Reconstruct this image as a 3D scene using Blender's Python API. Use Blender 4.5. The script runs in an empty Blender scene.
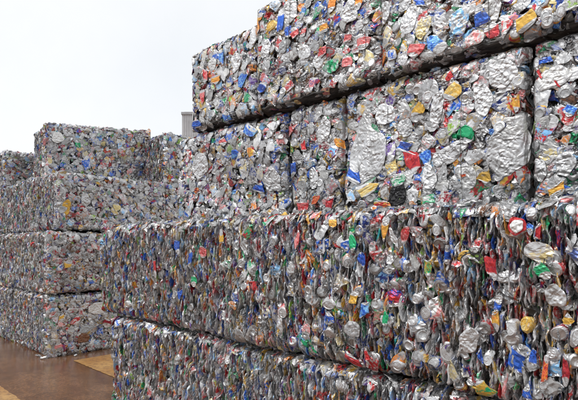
import bpy, math
import numpy as np
from math import radians, pi

rng = np.random.default_rng(20)
S = bpy.context.scene
C = S.collection
H = 0.85                      # nominal bale height in metres
CU, CV = 0.7215, 0.6926       # camera heading relative to the rows of bales
EYE = 1.79                    # eye height in bale heights
FPX = 480.0                   # focal length in photo pixels (photo 578 x 400)
HX, HY = 289.0, 245.0

# ------------------------------------------------------------------ helpers
def tag(o, label=None, cat=None, group=None, kind=None):
    if label: o['label'] = label
    if cat: o['category'] = cat
    if group: o['group'] = group
    if kind: o['kind'] = kind
    return o

def raw_mesh(name, verts, faces, mat, attrs=None, smooth=False):
    """verts (n,3), faces (m,k) all of one size."""
    me = bpy.data.meshes.new(name)
    n, (m, k) = len(verts), faces.shape
    me.vertices.add(n); me.vertices.foreach_set('co', np.ascontiguousarray(verts, np.float32).ravel())
    me.loops.add(m * k); me.loops.foreach_set('vertex_index', np.ascontiguousarray(faces, np.int32).ravel())
    me.polygons.add(m)
    me.polygons.foreach_set('loop_start', np.arange(0, m * k, k, dtype=np.int32))
    me.polygons.foreach_set('use_smooth', np.full(m, smooth))
    if attrs:
        for an, (ty, arr) in attrs.items():
            a = me.attributes.new(an, ty, 'POINT')
            a.data.foreach_set('color' if ty == 'FLOAT_COLOR' else 'vector', np.ascontiguousarray(arr, np.float32).ravel())
    me.materials.append(mat)
    me.update(calc_edges=True)
    return me

def link(name, me, parent=None, loc=(0, 0, 0)):
    o = bpy.data.objects.new(name, me); C.objects.link(o)
    if parent is not None: o.parent = parent
    o.location = loc
    return o

def px_plane(x, y, v):
    """photo pixel -> (u, height, depth) on the vertical plane v, in bale heights"""
    k = (x - HX) / FPX
    z = v / (CV * k + CU); r = k * z
    return -CU * r + CV * z, EYE + (HY - y) * z / FPX, z

def project(p):
    """world metres -> photo pixels and depth"""
    d = p - np.array([0, 0, EYE * H])
    r = CU * d[..., 0] + CV * d[..., 1]
    z = -CV * d[..., 0] + CU * d[..., 1]
    zz = np.maximum(z, .05)
    return HX + FPX * r / zz, HY - FPX * d[..., 2] / zz, z

# ------------------------------------------------------------------ materials
def new_mat(name):
    m = bpy.data.materials.new(name); m.use_nodes = True
    nt = m.node_tree; b = nt.nodes['Principled BSDF']
    return m, nt, b

def N(nt, typ, **kw):
    n = nt.nodes.new(typ)
    for k, v in kw.items():
        if k in n.inputs: n.inputs[k].default_value = v
        else: setattr(n, k, v)
    return n

def mixc(nt, fac, a, b, mode='MIX'):
    n = nt.nodes.new('ShaderNodeMix'); n.data_type = 'RGBA'; n.blend_type = mode
    for s, v in ((0, fac), (6, a), (7, b)):
        if hasattr(v, 'links'): nt.links.new(v, n.inputs[s])
        else: n.inputs[s].default_value = v
    return n.outputs[2]

def math_n(nt, op, a, b=0.0, c=0.0):
    n = nt.nodes.new('ShaderNodeMath'); n.operation = op
    for i, v in enumerate((a, b, c)):
        if hasattr(v, 'links'): nt.links.new(v, n.inputs[i])
        else: n.inputs[i].default_value = v
    return n.outputs[0]

def ramp01(nt, v, lo, hi):
    n = nt.nodes.new('ShaderNodeMapRange'); n.clamp = True
    nt.links.new(v, n.inputs[0]); n.inputs[1].default_value = lo; n.inputs[2].default_value = hi
    return n.outputs[0]

def make_can_mat():
    m, nt, b = new_mat('crushed_aluminium')
    a1 = N(nt, 'ShaderNodeAttribute', attribute_name='ccol')
    a2 = N(nt, 'ShaderNodeAttribute', attribute_name='ccol2')
    uv = N(nt, 'ShaderNodeAttribute', attribute_name='cuv')
    geo = N(nt, 'ShaderNodeNewGeometry')
    # printed artwork: broad panels and small lettering-sized marks in the second ink
    n1 = N(nt, 'ShaderNodeTexNoise', Scale=2.6, Detail=2.0); nt.links.new(uv.outputs['Vector'], n1.inputs['Vector'])
    n2 = N(nt, 'ShaderNodeTexNoise', Scale=9.0, Detail=3.0); nt.links.new(uv.outputs['Vector'], n2.inputs['Vector'])
    p1 = ramp01(nt, n1.outputs['Fac'], .56, .58)
    p2 = ramp01(nt, n2.outputs['Fac'], .57, .59)
    mp = N(nt, 'ShaderNodeMapping'); mp.inputs['Scale'].default_value = (15, 42, 1); nt.links.new(uv.outputs['Vector'], mp.inputs[0])
    n6 = N(nt, 'ShaderNodeTexNoise', Scale=1.0, Detail=1.0); nt.links.new(mp.outputs[0], n6.inputs['Vector'])
    n7 = N(nt, 'ShaderNodeTexNoise', Scale=3.4, Detail=1.0); nt.links.new(uv.outputs['Vector'], n7.inputs['Vector'])
    txt = math_n(nt, 'MULTIPLY', ramp01(nt, n6.outputs['Fac'], .52, .55), ramp01(nt, n7.outputs['Fac'], .50, .53))
    pat = math_n(nt, 'MAXIMUM', math_n(nt, 'MAXIMUM', p1, math_n(nt, 'MULTIPLY', p2, .8)), math_n(nt, 'MULTIPLY', txt, .85))
    ink = mixc(nt, pat, a1.outputs['Color'], a2.outputs['Color'])
    # scuffed ink: the metal shows through where the can was creased
    n3 = N(nt, 'ShaderNodeTexNoise', Scale=46.0, Detail=4.0, Roughness=.65); nt.links.new(geo.outputs['Position'], n3.inputs['Vector'])
    scuff = ramp01(nt, n3.outputs['Fac'], .60, .68)
    pr = math_n(nt, 'MULTIPLY', a1.outputs['Alpha'], math_n(nt, 'SUBTRACT', 1.0, math_n(nt, 'MULTIPLY', scuff, .55)))
    n4 = N(nt, 'ShaderNodeTexNoise', Scale=19.0, Detail=3.0); nt.links.new(geo.outputs['Position'], n4.inputs['Vector'])
    metal = mixc(nt, ramp01(nt, n4.outputs['Fac'], .35, .7), (.62, .62, .63, 1), (.43, .43, .43, 1))
    col = mixc(nt, pr, metal, ink)
    tone = N(nt, 'ShaderNodeMapRange'); nt.links.new(a2.outputs['Alpha'], tone.inputs[0]); tone.inputs[3].default_value = .62; tone.inputs[4].default_value = 1.25
    vm = N(nt, 'ShaderNodeVectorMath', operation='SCALE'); nt.links.new(col, vm.inputs[0]); nt.links.new(tone.outputs[0], vm.inputs['Scale']); col = vm.outputs[0]
    # grime
    n5 = N(nt, 'ShaderNodeTexNoise', Scale=7.0, Detail=5.0, Roughness=.7); nt.links.new(geo.outputs['Position'], n5.inputs['Vector'])
    col = mixc(nt, math_n(nt, 'MULTIPLY', ramp01(nt, n5.outputs['Fac'], .52, .75), .55), col, (.10, .085, .07, 1))
    nt.links.new(col, b.inputs['Base Color'])
    nt.links.new(math_n(nt, 'SUBTRACT', .88, math_n(nt, 'MULTIPLY', pr, .45)), b.inputs['Metallic'])
    nt.links.new(math_n(nt, 'ADD', .27, math_n(nt, 'MULTIPLY', n4.outputs['Fac'], .28)), b.inputs['Roughness'])
    nb = N(nt, 'ShaderNodeTexNoise', Scale=70.0, Detail=2.0, Roughness=.5); nt.links.new(geo.outputs['Position'], nb.inputs['Vector'])
    bp = N(nt, 'ShaderNodeBump', Strength=.3, Distance=.006); nt.links.new(nb.outputs['Fac'], bp.inputs['Height'])
    nt.links.new(bp.outputs['Normal'], b.inputs['Normal'])
    return m

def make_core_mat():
    m, nt, b = new_mat('gap_shade_scrap')
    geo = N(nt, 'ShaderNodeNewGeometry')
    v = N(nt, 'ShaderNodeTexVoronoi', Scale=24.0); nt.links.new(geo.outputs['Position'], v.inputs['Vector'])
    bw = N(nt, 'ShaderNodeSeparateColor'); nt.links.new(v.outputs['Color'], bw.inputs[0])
    col = mixc(nt, bw.outputs[0], (.03, .029, .028, 1), (.16, .155, .15, 1))  # shade of the gaps between cans is put into this dark core colour
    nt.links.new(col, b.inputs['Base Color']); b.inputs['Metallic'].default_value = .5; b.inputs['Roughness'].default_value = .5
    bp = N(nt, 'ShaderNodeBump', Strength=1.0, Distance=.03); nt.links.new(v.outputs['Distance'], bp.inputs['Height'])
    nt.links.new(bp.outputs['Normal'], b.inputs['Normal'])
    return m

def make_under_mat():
    m, nt, b = new_mat('shade_dark_underside')
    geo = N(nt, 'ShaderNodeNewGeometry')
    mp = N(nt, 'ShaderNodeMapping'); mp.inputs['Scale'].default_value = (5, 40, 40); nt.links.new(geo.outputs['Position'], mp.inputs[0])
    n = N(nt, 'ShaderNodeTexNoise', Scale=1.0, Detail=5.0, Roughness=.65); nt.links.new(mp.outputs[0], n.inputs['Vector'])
    col = mixc(nt, ramp01(nt, n.outputs['Fac'], .4, .72), (.016, .014, .013, 1), (.16, .145, .135, 1))  # near-black streaks: shade under the overhang put into the colour
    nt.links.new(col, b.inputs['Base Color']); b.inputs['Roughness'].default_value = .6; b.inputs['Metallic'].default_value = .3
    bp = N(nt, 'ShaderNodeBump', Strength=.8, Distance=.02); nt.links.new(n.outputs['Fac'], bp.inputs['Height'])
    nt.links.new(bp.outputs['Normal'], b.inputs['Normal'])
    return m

def make_ground_mat():
    m, nt, b = new_mat('wet_stained_concrete')
    geo = N(nt, 'ShaderNodeNewGeometry')
    n1 = N(nt, 'ShaderNodeTexNoise', Scale=.9, Detail=6.0, Roughness=.62); nt.links.new(geo.outputs['Position'], n1.inputs['Vector'])
    n2 = N(nt, 'ShaderNodeTexNoise', Scale=34.0, Detail=5.0, Roughness=.7); nt.links.new(geo.outputs['Position'], n2.inputs['Vector'])
    v = N(nt, 'ShaderNodeTexVoronoi', Scale=55.0); nt.links.new(geo.outputs['Position'], v.inputs['Vector'])
    c = mixc(nt, ramp01(nt, n1.outputs['Fac'], .36, .66), (.135, .058, .024, 1), (.265, .132, .062, 1))
    c = mixc(nt, ramp01(nt, n2.outputs['Fac'], .42, .7), c, (.080, .042, .025, 1))
    c = mixc(nt, ramp01(nt, v.outputs['Distance'], .13, .07), c, (.30, .24, .20, 1))
    nt.links.new(c, b.inputs['Base Color'])
    n3 = N(nt, 'ShaderNodeTexNoise', Scale=4.2, Detail=6.0, Roughness=.68); nt.links.new(geo.outputs['Position'], n3.inputs['Vector'])
    c = mixc(nt, math_n(nt, 'MULTIPLY', ramp01(nt, n3.outputs['Fac'], .46, .62), .45), c, (.055, .026, .016, 1))
    n8 = N(nt, 'ShaderNodeTexNoise', Scale=2.1, Detail=5.0, Roughness=.6); nt.links.new(geo.outputs['Position'], n8.inputs['Vector'])
    nt.links.new(c, b.inputs['Base Color'])
    rr = N(nt, 'ShaderNodeMapRange'); nt.links.new(n8.outputs['Fac'], rr.inputs[0])
    rr.inputs[1].default_value = .35; rr.inputs[2].default_value = .65; rr.inputs[3].default_value = .04; rr.inputs[4].default_value = .24
    nt.links.new(rr.outputs[0], b.inputs['Roughness'])
    bp = N(nt, 'ShaderNodeBump', Strength=.15, Distance=.006); nt.links.new(n2.outputs['Fac'], bp.inputs['Height'])
    nt.links.new(bp.outputs['Normal'], b.inputs['Normal'])
    return m

def make_ochre_mat():
    m, nt, b = new_mat('ochre_paint')
    geo = N(nt, 'ShaderNodeNewGeometry')
    n1 = N(nt, 'ShaderNodeTexNoise', Scale=15.0, Detail=7.0, Roughness=.8); nt.links.new(geo.outputs['Position'], n1.inputs['Vector'])
    n2 = N(nt, 'ShaderNodeTexNoise', Scale=3.0, Detail=4.0); nt.links.new(geo.outputs['Position'], n2.inputs['Vector'])
    c = mixc(nt, ramp01(nt, n2.outputs['Fac'], .35, .7), (.34, .165, .045, 1), (.46, .27, .10, 1))
    c = mixc(nt, math_n(nt, 'MULTIPLY', ramp01(nt, n1.outputs['Fac'], .47, .60), .8), c, (.17, .085, .04, 1))
    nt.links.new(c, b.inputs['Base Color']); b.inputs['Roughness'].default_value = .55
    bp = N(nt, 'ShaderNodeBump', Strength=.5, Distance=.006); nt.links.new(n1.outputs['Fac'], bp.inputs['Height'])
    nt.links.new(bp.outputs['Normal'], b.inputs['Normal'])
    return m

def plain(name, col, rough=.5, metal=0.0, nscale=0.6, var=.8):
    m, nt, b = new_mat(name)
    geo = N(nt, 'ShaderNodeNewGeometry')
    n1 = N(nt, 'ShaderNodeTexNoise', Scale=nscale, Detail=5.0); nt.links.new(geo.outputs['Position'], n1.inputs['Vector'])
    c = mixc(nt, ramp01(nt, n1.outputs['Fac'], .35, .7), (*col, 1), tuple(x * var for x in col) + (1,))
    nt.links.new(c, b.inputs['Base Color']); b.inputs['Roughness'].default_value = rough; b.inputs['Metallic'].default_value = metal
    return m

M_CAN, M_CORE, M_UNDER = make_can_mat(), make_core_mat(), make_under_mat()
M_WIRE = plain('baling_wire_steel', (.16, .15, .14), .45, .8, 20.)

# ------------------------------------------------------------------ crushed can shapes
PROFILE0 = [(.0005, .013, 2), (.012, .0115, 2), (.019, .007, 2), (.0232, .0, 2), (.026, .003, 2), (.0315, .012, 1), (.033, .020, 0), (.033, .034, 0),
            (.033, .048, 0), (.033, .062, 0), (.033, .076, 0), (.033, .09, 0), (.033, .103, 0), (.031, .111, 1), (.0272, .119, 1), (.0278, .1225, 3),
            (.0256, .1222, 3), (.0240, .1135, 3), (.0215, .1150, 3), (.010, .1160, 3), (.0005, .1150, 3)]
PROFILE1 = [(.0005, .008, 2), (.020, .005, 2), (.0235, .0, 2), (.0325, .016, 1), (.033, .038, 0), (.033, .06, 0), (.033, .082, 0), (.0325, .105, 0),
            (.0272, .119, 1), (.0268, .1222, 3), (.0236, .1140, 3), (.0005, .1155, 3)]
PROFILE2 = [(.0005, .006, 2), (.0235, .0, 2), (.033, .018, 0), (.033, .048, 0), (.033, .078, 0), (.032, .107, 0), (.0268, .1222, 3), (.0235, .115, 3), (.0005, .116, 3)]
LODS = [(20, PROFILE0), (12, PROFILE1), (8, PROFILE2)]

def can_base(lod):
    nu, prof = LODS[lod]
    prof = np.array(prof); npr = len(prof)
    th = np.linspace(0, 2 * pi, nu + 1)
    r = prof[:, 0][:, None]; z = prof[:, 1][:, None]
    P = np.stack([r * np.cos(th), r * np.sin(th), z - .061 + 0 * th], -1).reshape(-1, 3)
    if lod == 0:                                                  # the pull tab, standing a little above the lid
        tabz = ((prof[:, 2] == 3) & (prof[:, 0] < .022) & (prof[:, 0] > .005))[:, None] * (np.abs(th - pi) < .75)[None, :]
        P[:, 2] += .0042 * tabz.ravel()
    uv = np.stack([np.broadcast_to(th / (2 * pi) * 1.7, (npr, nu + 1)), np.broadcast_to(z / .122, (npr, nu + 1))], -1).reshape(-1, 2)
    reg = np.repeat(prof[:, 2], nu + 1)
    i, j = np.meshgrid(np.arange(npr - 1), np.arange(nu), indexing='ij')
    a = (i * (nu + 1) + j).ravel()
    F = np.stack([a, a + 1, a + nu + 2, a + nu + 1], -1)
    return P, uv, reg, F

def unit(v): return v / np.linalg.norm(v)

def fold(P, n, d, k):
    s = np.maximum(P @ n - d, 0)[:, None]
    return P - (1 + k) * s * n

def crumple(P, g, amp, wl, axis=None, octaves=5):
    out = np.zeros_like(P)
    for o in range(octaves):
        k = unit(g.normal(size=3)) * 2 * pi / (wl * g.uniform(.55, 1.5))
        w = np.abs(np.sin(P @ k + g.uniform(0, 6.28))) - .6
        d = g.normal(size=3) if axis is None else np.array(axis) + .35 * g.normal(size=3)
        out += w[:, None] * unit(d) * amp * g.uniform(.5, 1.2)
    return P + out

def crease(P, g, w, h, n, amp):
    """irregular dents and short ridges across a pressed surface lying in x-z"""
    y = np.zeros(len(P))
    for _ in range(n):
        c = np.array([g.uniform(-w, w), g.uniform(-h, h)]); a = g.uniform(0, pi)
        d = P[:, [0, 2]] - c
        al = d @ np.array([math.cos(a), math.sin(a)]); ac = d @ np.array([-math.sin(a), math.cos(a)])
        wd = g.uniform(.004, .014); ln = g.uniform(.008, .045)
        y += amp * g.uniform(.4, 1.3) * g.choice([-1, 1]) * np.clip(1 - np.abs(ac + 3 * al * al * g.normal()) / wd, 0, 1) * np.exp(-(al / ln) ** 2)
    Q = P.copy(); Q[:, 1] += y
    return Q

def make_proto(kind, lod, g):
    P, uv, reg, F = can_base(lod)
    if kind == 'flat' or kind == 'edge':
        sq = g.uniform(.12, .26) if kind == 'flat' else g.uniform(.10, .30)
        y0 = P[:, 1].copy(); z0 = P[:, 2].copy()
        for sgn in (1, -1):                                       # the ends fold over so that a lid turns outwards
            k = g.uniform(-.3, 1.35) * (1 if g.random() < .75 else -1)
            w = np.clip((sgn * z0 - .008) / .05, 0, 1) ** 1.4
            P[:, 2] -= sgn * k * w * y0 * (1 if sgn > 0 else 1)
        P[:, 1] *= sq; P[:, 0] *= 1.28 if kind == 'flat' else 1.15
        P[:, 0] *= 1 + .16 * np.sin(P[:, 2] * g.uniform(20, 60) + g.uniform(0, 6))
        P[:, 0] += P[:, 2] * g.uniform(-.35, .35)
        P = crumple(P, g, .0040 if kind == 'flat' else .0030, .042 if kind == 'flat' else .034, (0, 1, 0))
        if kind == 'flat': P = crease(P, g, .045, .055, 22, .0085)
        for _ in range(g.integers(2, 5)):
            a = g.uniform(0, 2 * pi) if kind == 'flat' else g.choice([0, pi]) + g.normal(0, .3)
            n = unit(np.array([math.cos(a), g.uniform(-.35, .35), math.sin(a)]))
            P = fold(P, n, g.uniform(.025, .05), g.uniform(.1, .75))
        if kind == 'edge':
            P[:, 1] += .0045 * np.sin(P[:, 2] * g.uniform(25, 60) + g.uniform(0, 6)) + P[:, 0] * g.uniform(-.2, .2)
            P[:, 2] *= g.uniform(.7, 1.15)
        else: P[:, 2] *= g.uniform(.85, 1.05)
    elif kind == 'puck':
        c = g.uniform(.2, .5); z0 = P[:, 2].copy()
        P[:, 2] *= c
        body = np.clip(1 - np.abs(z0) / .058, 0, 1)
        th = np.arctan2(P[:, 1], P[:, 0])
        rr = 1 + body * (.16 * np.sin(z0 * g.uniform(180, 330) + 2 * th) + .14 * np.sin(3 * th + g.uniform(0, 6)) + .1)
        P[:, 0] *= rr; P[:, 1] *= rr
        P[:, 0] += z0 * g.uniform(-.3, .3); P[:, 1] += z0 * g.uniform(-.3, .3)
        P = crumple(P, g, .0016, .04)
        P[:, 0] *= g.uniform(.8, 1.1)
        if g.random() < .4:
            a = g.uniform(0, 2 * pi)
            P = fold(P, unit(np.array([math.cos(a), math.sin(a), g.uniform(-.3, .3)])), g.uniform(.012, .026), g.uniform(.1, .5))
    else:                                                          # wad
        P = crumple(P, g, .004, .05)
        for _ in range(g.integers(6, 10)):
            n = unit(g.normal(size=3))
            P = fold(P, n, g.uniform(.014, .034), g.uniform(.1, .8))
        P = crumple(P, g, .003, .03)
        P -= P.mean(0); P *= g.uniform(1.0, 1.35)
    P -= (P.max(0) + P.min(0)) / 2
    return P, uv, reg, F

def make_sheet(g, nx=34, ny=44, w=.10, h=.15):
    """a larger tray or foil sheet pressed flat: a closed pillow with an uneven outline and many small dents"""
    th = np.linspace(0, 2 * pi, nx + 1); ring = np.linspace(.001, 1, ny // 2)
    rs = np.concatenate([ring, ring[::-1]]); side = np.repeat([1., -1.], ny // 2)
    e = 1.0
    ca, sa = np.cos(th), np.sin(th)
    ox = np.sign(ca) * np.abs(ca) ** e; oz = np.sign(sa) * np.abs(sa) ** e
    wob = 1 + .07 * np.sin(3 * th + g.uniform(0, 6)) + .05 * np.sin(5 * th + g.uniform(0, 6))
    R, T = np.meshgrid(rs, np.arange(nx + 1), indexing='ij')
    X = R * (ox * wob)[T] * w; Z = R * (oz * wob)[T] * h
    Y = side[:, None] * .010 * np.sqrt(np.clip(1 - R ** 6, 0, 1))
    P = np.stack([X, Y, Z], -1).reshape(-1, 3)
    P = crumple(P, g, .0035, .11, (0, 1, 0), 3)
    P = crease(P, g, w, h, int(60 + 16000 * w * h), .0075)
    for _ in range(3):
        a = g.uniform(0, 2 * pi)
        P = fold(P, unit(np.array([math.cos(a), g.uniform(-.2, .2), math.sin(a)])), g.uniform(.75, .95) * abs(math.cos(a)) * w + g.uniform(.75, .95) * abs(math.sin(a)) * h, .25)
    uv = np.stack([X / .1 + .5, Z / .12 + .5], -1).reshape(-1, 2)
    i, j = np.meshgrid(np.arange(len(rs) - 1), np.arange(nx), indexing='ij')
    a = (i * (nx + 1) + j).ravel()
    F = np.stack([a, a + nx + 1, a + nx + 2, a + 1], -1)
    return P, uv, np.zeros(len(P)), F

PROTO = {}
for lod in range(3):
    g = np.random.default_rng(77)
    for kind, n in (('flat', 26), ('edge', 30), ('puck', 18), ('wad', 18)):
        PROTO[kind, lod] = [make_proto(kind, lod, g) for _ in range(n)]

# ------------------------------------------------------------------ inks
INK = {
    'red': (.50, .035, .04), 'dark red': (.28, .015, .03), 'pink': (.72, .26, .26), 'blue': (.03, .13, .58), 'navy': (.02, .045, .24),
    'light blue': (.22, .48, .78), 'gold': (.66, .40, .07), 'orange': (.78, .27, .05), 'pale gold': (.70, .58, .28), 'green': (.02, .36, .15),
    'lime': (.30, .52, .08), 'black': (.025, .025, .028), 'white': (.66, .66, .65), 'silver': (.56, .56, .57), 'grey': (.34, .35, .36),
    'purple': (.16, .08, .34), 'brown': (.16, .07, .035)}
INKN = list(INK); INKA = np.array([INK[k] for k in INKN])
#            red dkred pink blue navy ltblu gold orng pgold green lime black white silver grey purple brown
W_FACE = np.array([7.5, 3, 5, 9, 4, 5, 7, 4, 4.5, 3.5, 1.2, 3.5, 12, 27, 6, 1.5, 1.0])
W_EDGE = np.array([11, 3.0, 4, 11, 3.5, 4, 8.5, 4.0, 4, 5.5, 1.5, 4.5, 12, 24, 4, 1.2, 1.2])
W_FAR = np.array([6, 2.5, 3, 5, 3, 3, 3, 2.0, 4, 2, 1.0, 5.0, 9, 36, 14, 1.0, 3.0])
W_DIRT = np.array([7, 5, 3, 4, 3, 2, 4, 2.0, 3, 2, .6, 10.0, 4, 12, 20, 1, 24.0])
W_UNDER = np.array([1, 2, 0, 1, 2, 0, .5, 0, 0, .5, 0, 12, .5, 2, 10, 0, 8.])
W_PRT = np.array([9, 3, 5, 9, 4, 6, 6, 3, 4, 5, 2, 7, 16, 0, 12, 1.5, 2.])
W_SEC = np.array([6, 1, 1, 5, 2, 3, 3, 1, 2, 2, 1, 4, 26, 34, 4, 1, 1.0])

def pick(g, w, n): return g.choice(len(w), size=n, p=w / w.sum())

# ------------------------------------------------------------------ cans on a face of a bale
CANS = []        # dicts, one per can: verts, proto refs, colours, bale id

def rotmats(rx, ry, rz):
    cx, sx, cy, sy, cz, sz = np.cos(rx), np.sin(rx), np.cos(ry), np.sin(ry), np.cos(rz), np.sin(rz)
    o, l = np.zeros_like(cx), np.ones_like(cx)
    X = np.stack([np.stack([l, o, o], -1), np.stack([o, cx, -sx], -1), np.stack([o, sx, cx], -1)], -2)
    Y = np.stack([np.stack([cy, o, sy], -1), np.stack([o, l, o], -1), np.stack([-sy, o, cy], -1)], -2)
    Z = np.stack([np.stack([cz, -sz, o], -1), np.stack([sz, cz, o], -1), np.stack([o, o, l], -1)], -2)
    return Z @ Y @ X

class Face:
    """a vertical face of a bale: a runs along it, b up, t outwards; everything in metres"""
    def __init__(s, O, A, Nn, w, h, g, ragged=1.0, up=(0, 0, 1.)):
        s.O, s.A, s.N, s.w, s.h = np.array(O, float), np.array(A, float), np.array(Nn, float), w, h
        s.k = g.normal(size=(5, 2)) * np.array([4.5, 4.5]); s.ph = g.uniform(0, 6.28, 5); s.am = g.uniform(.003, .009, 5)
        s.ragged = ragged; s.B = np.array(up, float); s.slope = 0.
    def place(s, q, squeeze=.27):
        a, b, t = q[..., 0], q[..., 1], q[..., 2]
        bul = sum(am * np.sin(a * k[0] + b * k[1] + p) for am, k, p in zip(s.am, s.k, s.ph))
        ed = np.minimum(np.minimum(a, s.w - a), np.minimum(b, s.h - b))
        rnd = np.where(ed < .05, -((.05 - np.maximum(ed, -.03)) / .05) ** 2 * .015 * s.ragged, 0)
        b = b * (1 + s.slope * np.clip(a / s.w, 0, 1.05))
        t = np.where(t > 0, t * squeeze, t)
        a = np.where(a < 0, a * .5, np.where(a > s.w, s.w + (a - s.w) * .5, a))
        b = np.where(b < 0, b * .4, np.where(b > s.h, s.h + (b - s.h) * .55, b))
        return s.O + a[..., None] * s.A + b[..., None] * s.B + (bul + rnd + t)[..., None] * s.N

def add_batch(face, kind, lod, bale, g, a, b, t, R, weights, sc=None, printed=.8, ink=None):
    """R (n,3,3) maps can-local axes to the (a, b, t) frame of the face"""
    n = len(a)
    if n == 0: return
    protos = PROTO[kind, lod]
    var = g.integers(0, len(protos), n)
    c1 = pick(g, weights, n); c2 = np.where(c1 == INKN.index('silver'), pick(g, W_PRT, n), pick(g, W_SEC, n))
    isp = g.random(n) < printed
    sc = g.uniform(.88, 1.12, n) if sc is None else sc
    for v in range(len(protos)):
        idx = np.nonzero(var == v)[0]
        if len(idx) == 0: continue
        P, uv, reg, F = protos[v]
        q = np.einsum('nij,vj->nvi', R[idx], P) * sc[idx][:, None, None]
        q += np.stack([a[idx], b[idx], t[idx]], -1)[:, None, :]
        Wd = face.place(q, .55 if kind == 'puck' else (.22 if kind == 'edge' else .24))
        for m, i in enumerate(idx):
            CANS.append(dict(v=Wd[m], p=(uv, reg, F), c1=INKA[c1[i]], c2=INKA[c2[i]], pr=1.0 if (isp[i] and INKN[c1[i]] != 'silver') else (.75 if INKN[c1[i]] == 'silver' and isp[i] else 0.),
                             rnd=g.random(), bale=bale, kind=kind, must=False, label=None, ink=INKN[c1[i]]))

E3 = np.eye(3)
# base orientations, columns = images of can-local X, Y, Z in the (a, b, t) frame
B_FLAT = np.array([[1, 0, 0], [0, 0, 1], [0, 1, 0]], float)      # X->a, Z->b, Y->t   : pressed face on
B_EDGE = np.array([[0, 1, 0], [0, 0, 1], [1, 0, 0]], float)      # X->t, Y->a, Z->b   : seen on its folded edge
B_END = np.array([[0, 1, 0], [1, 0, 0], [0, 0, 1]], float)       # X->b, Y->a, Z->t   : flattened, seen from its end
B_PUCK = np.array([[1, 0, 0], [0, 1, 0], [0, 0, 1]], float)      # Z->t               : lid outwards

def jgrid(g, w, h, da, db, jit=.9):
    na, nb = max(1, int(round(w / da))), max(1, int(round(h / db)))
    A, Bq = np.meshgrid((np.arange(na) + .5) / na * w, (np.arange(nb) + .5) / nb * h, indexing='ij')
    A = A + (np.arange(nb) % 2 - .5)[None, :] * .5 * w / na
    A = A.ravel() + g.uniform(-.5, .5, A.size) * w / na * jit; Bq = Bq.ravel() + g.uniform(-.5, .5, Bq.size) * h / nb * jit
    return np.clip(A, 0, w), np.clip(Bq, 0, h)

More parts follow.
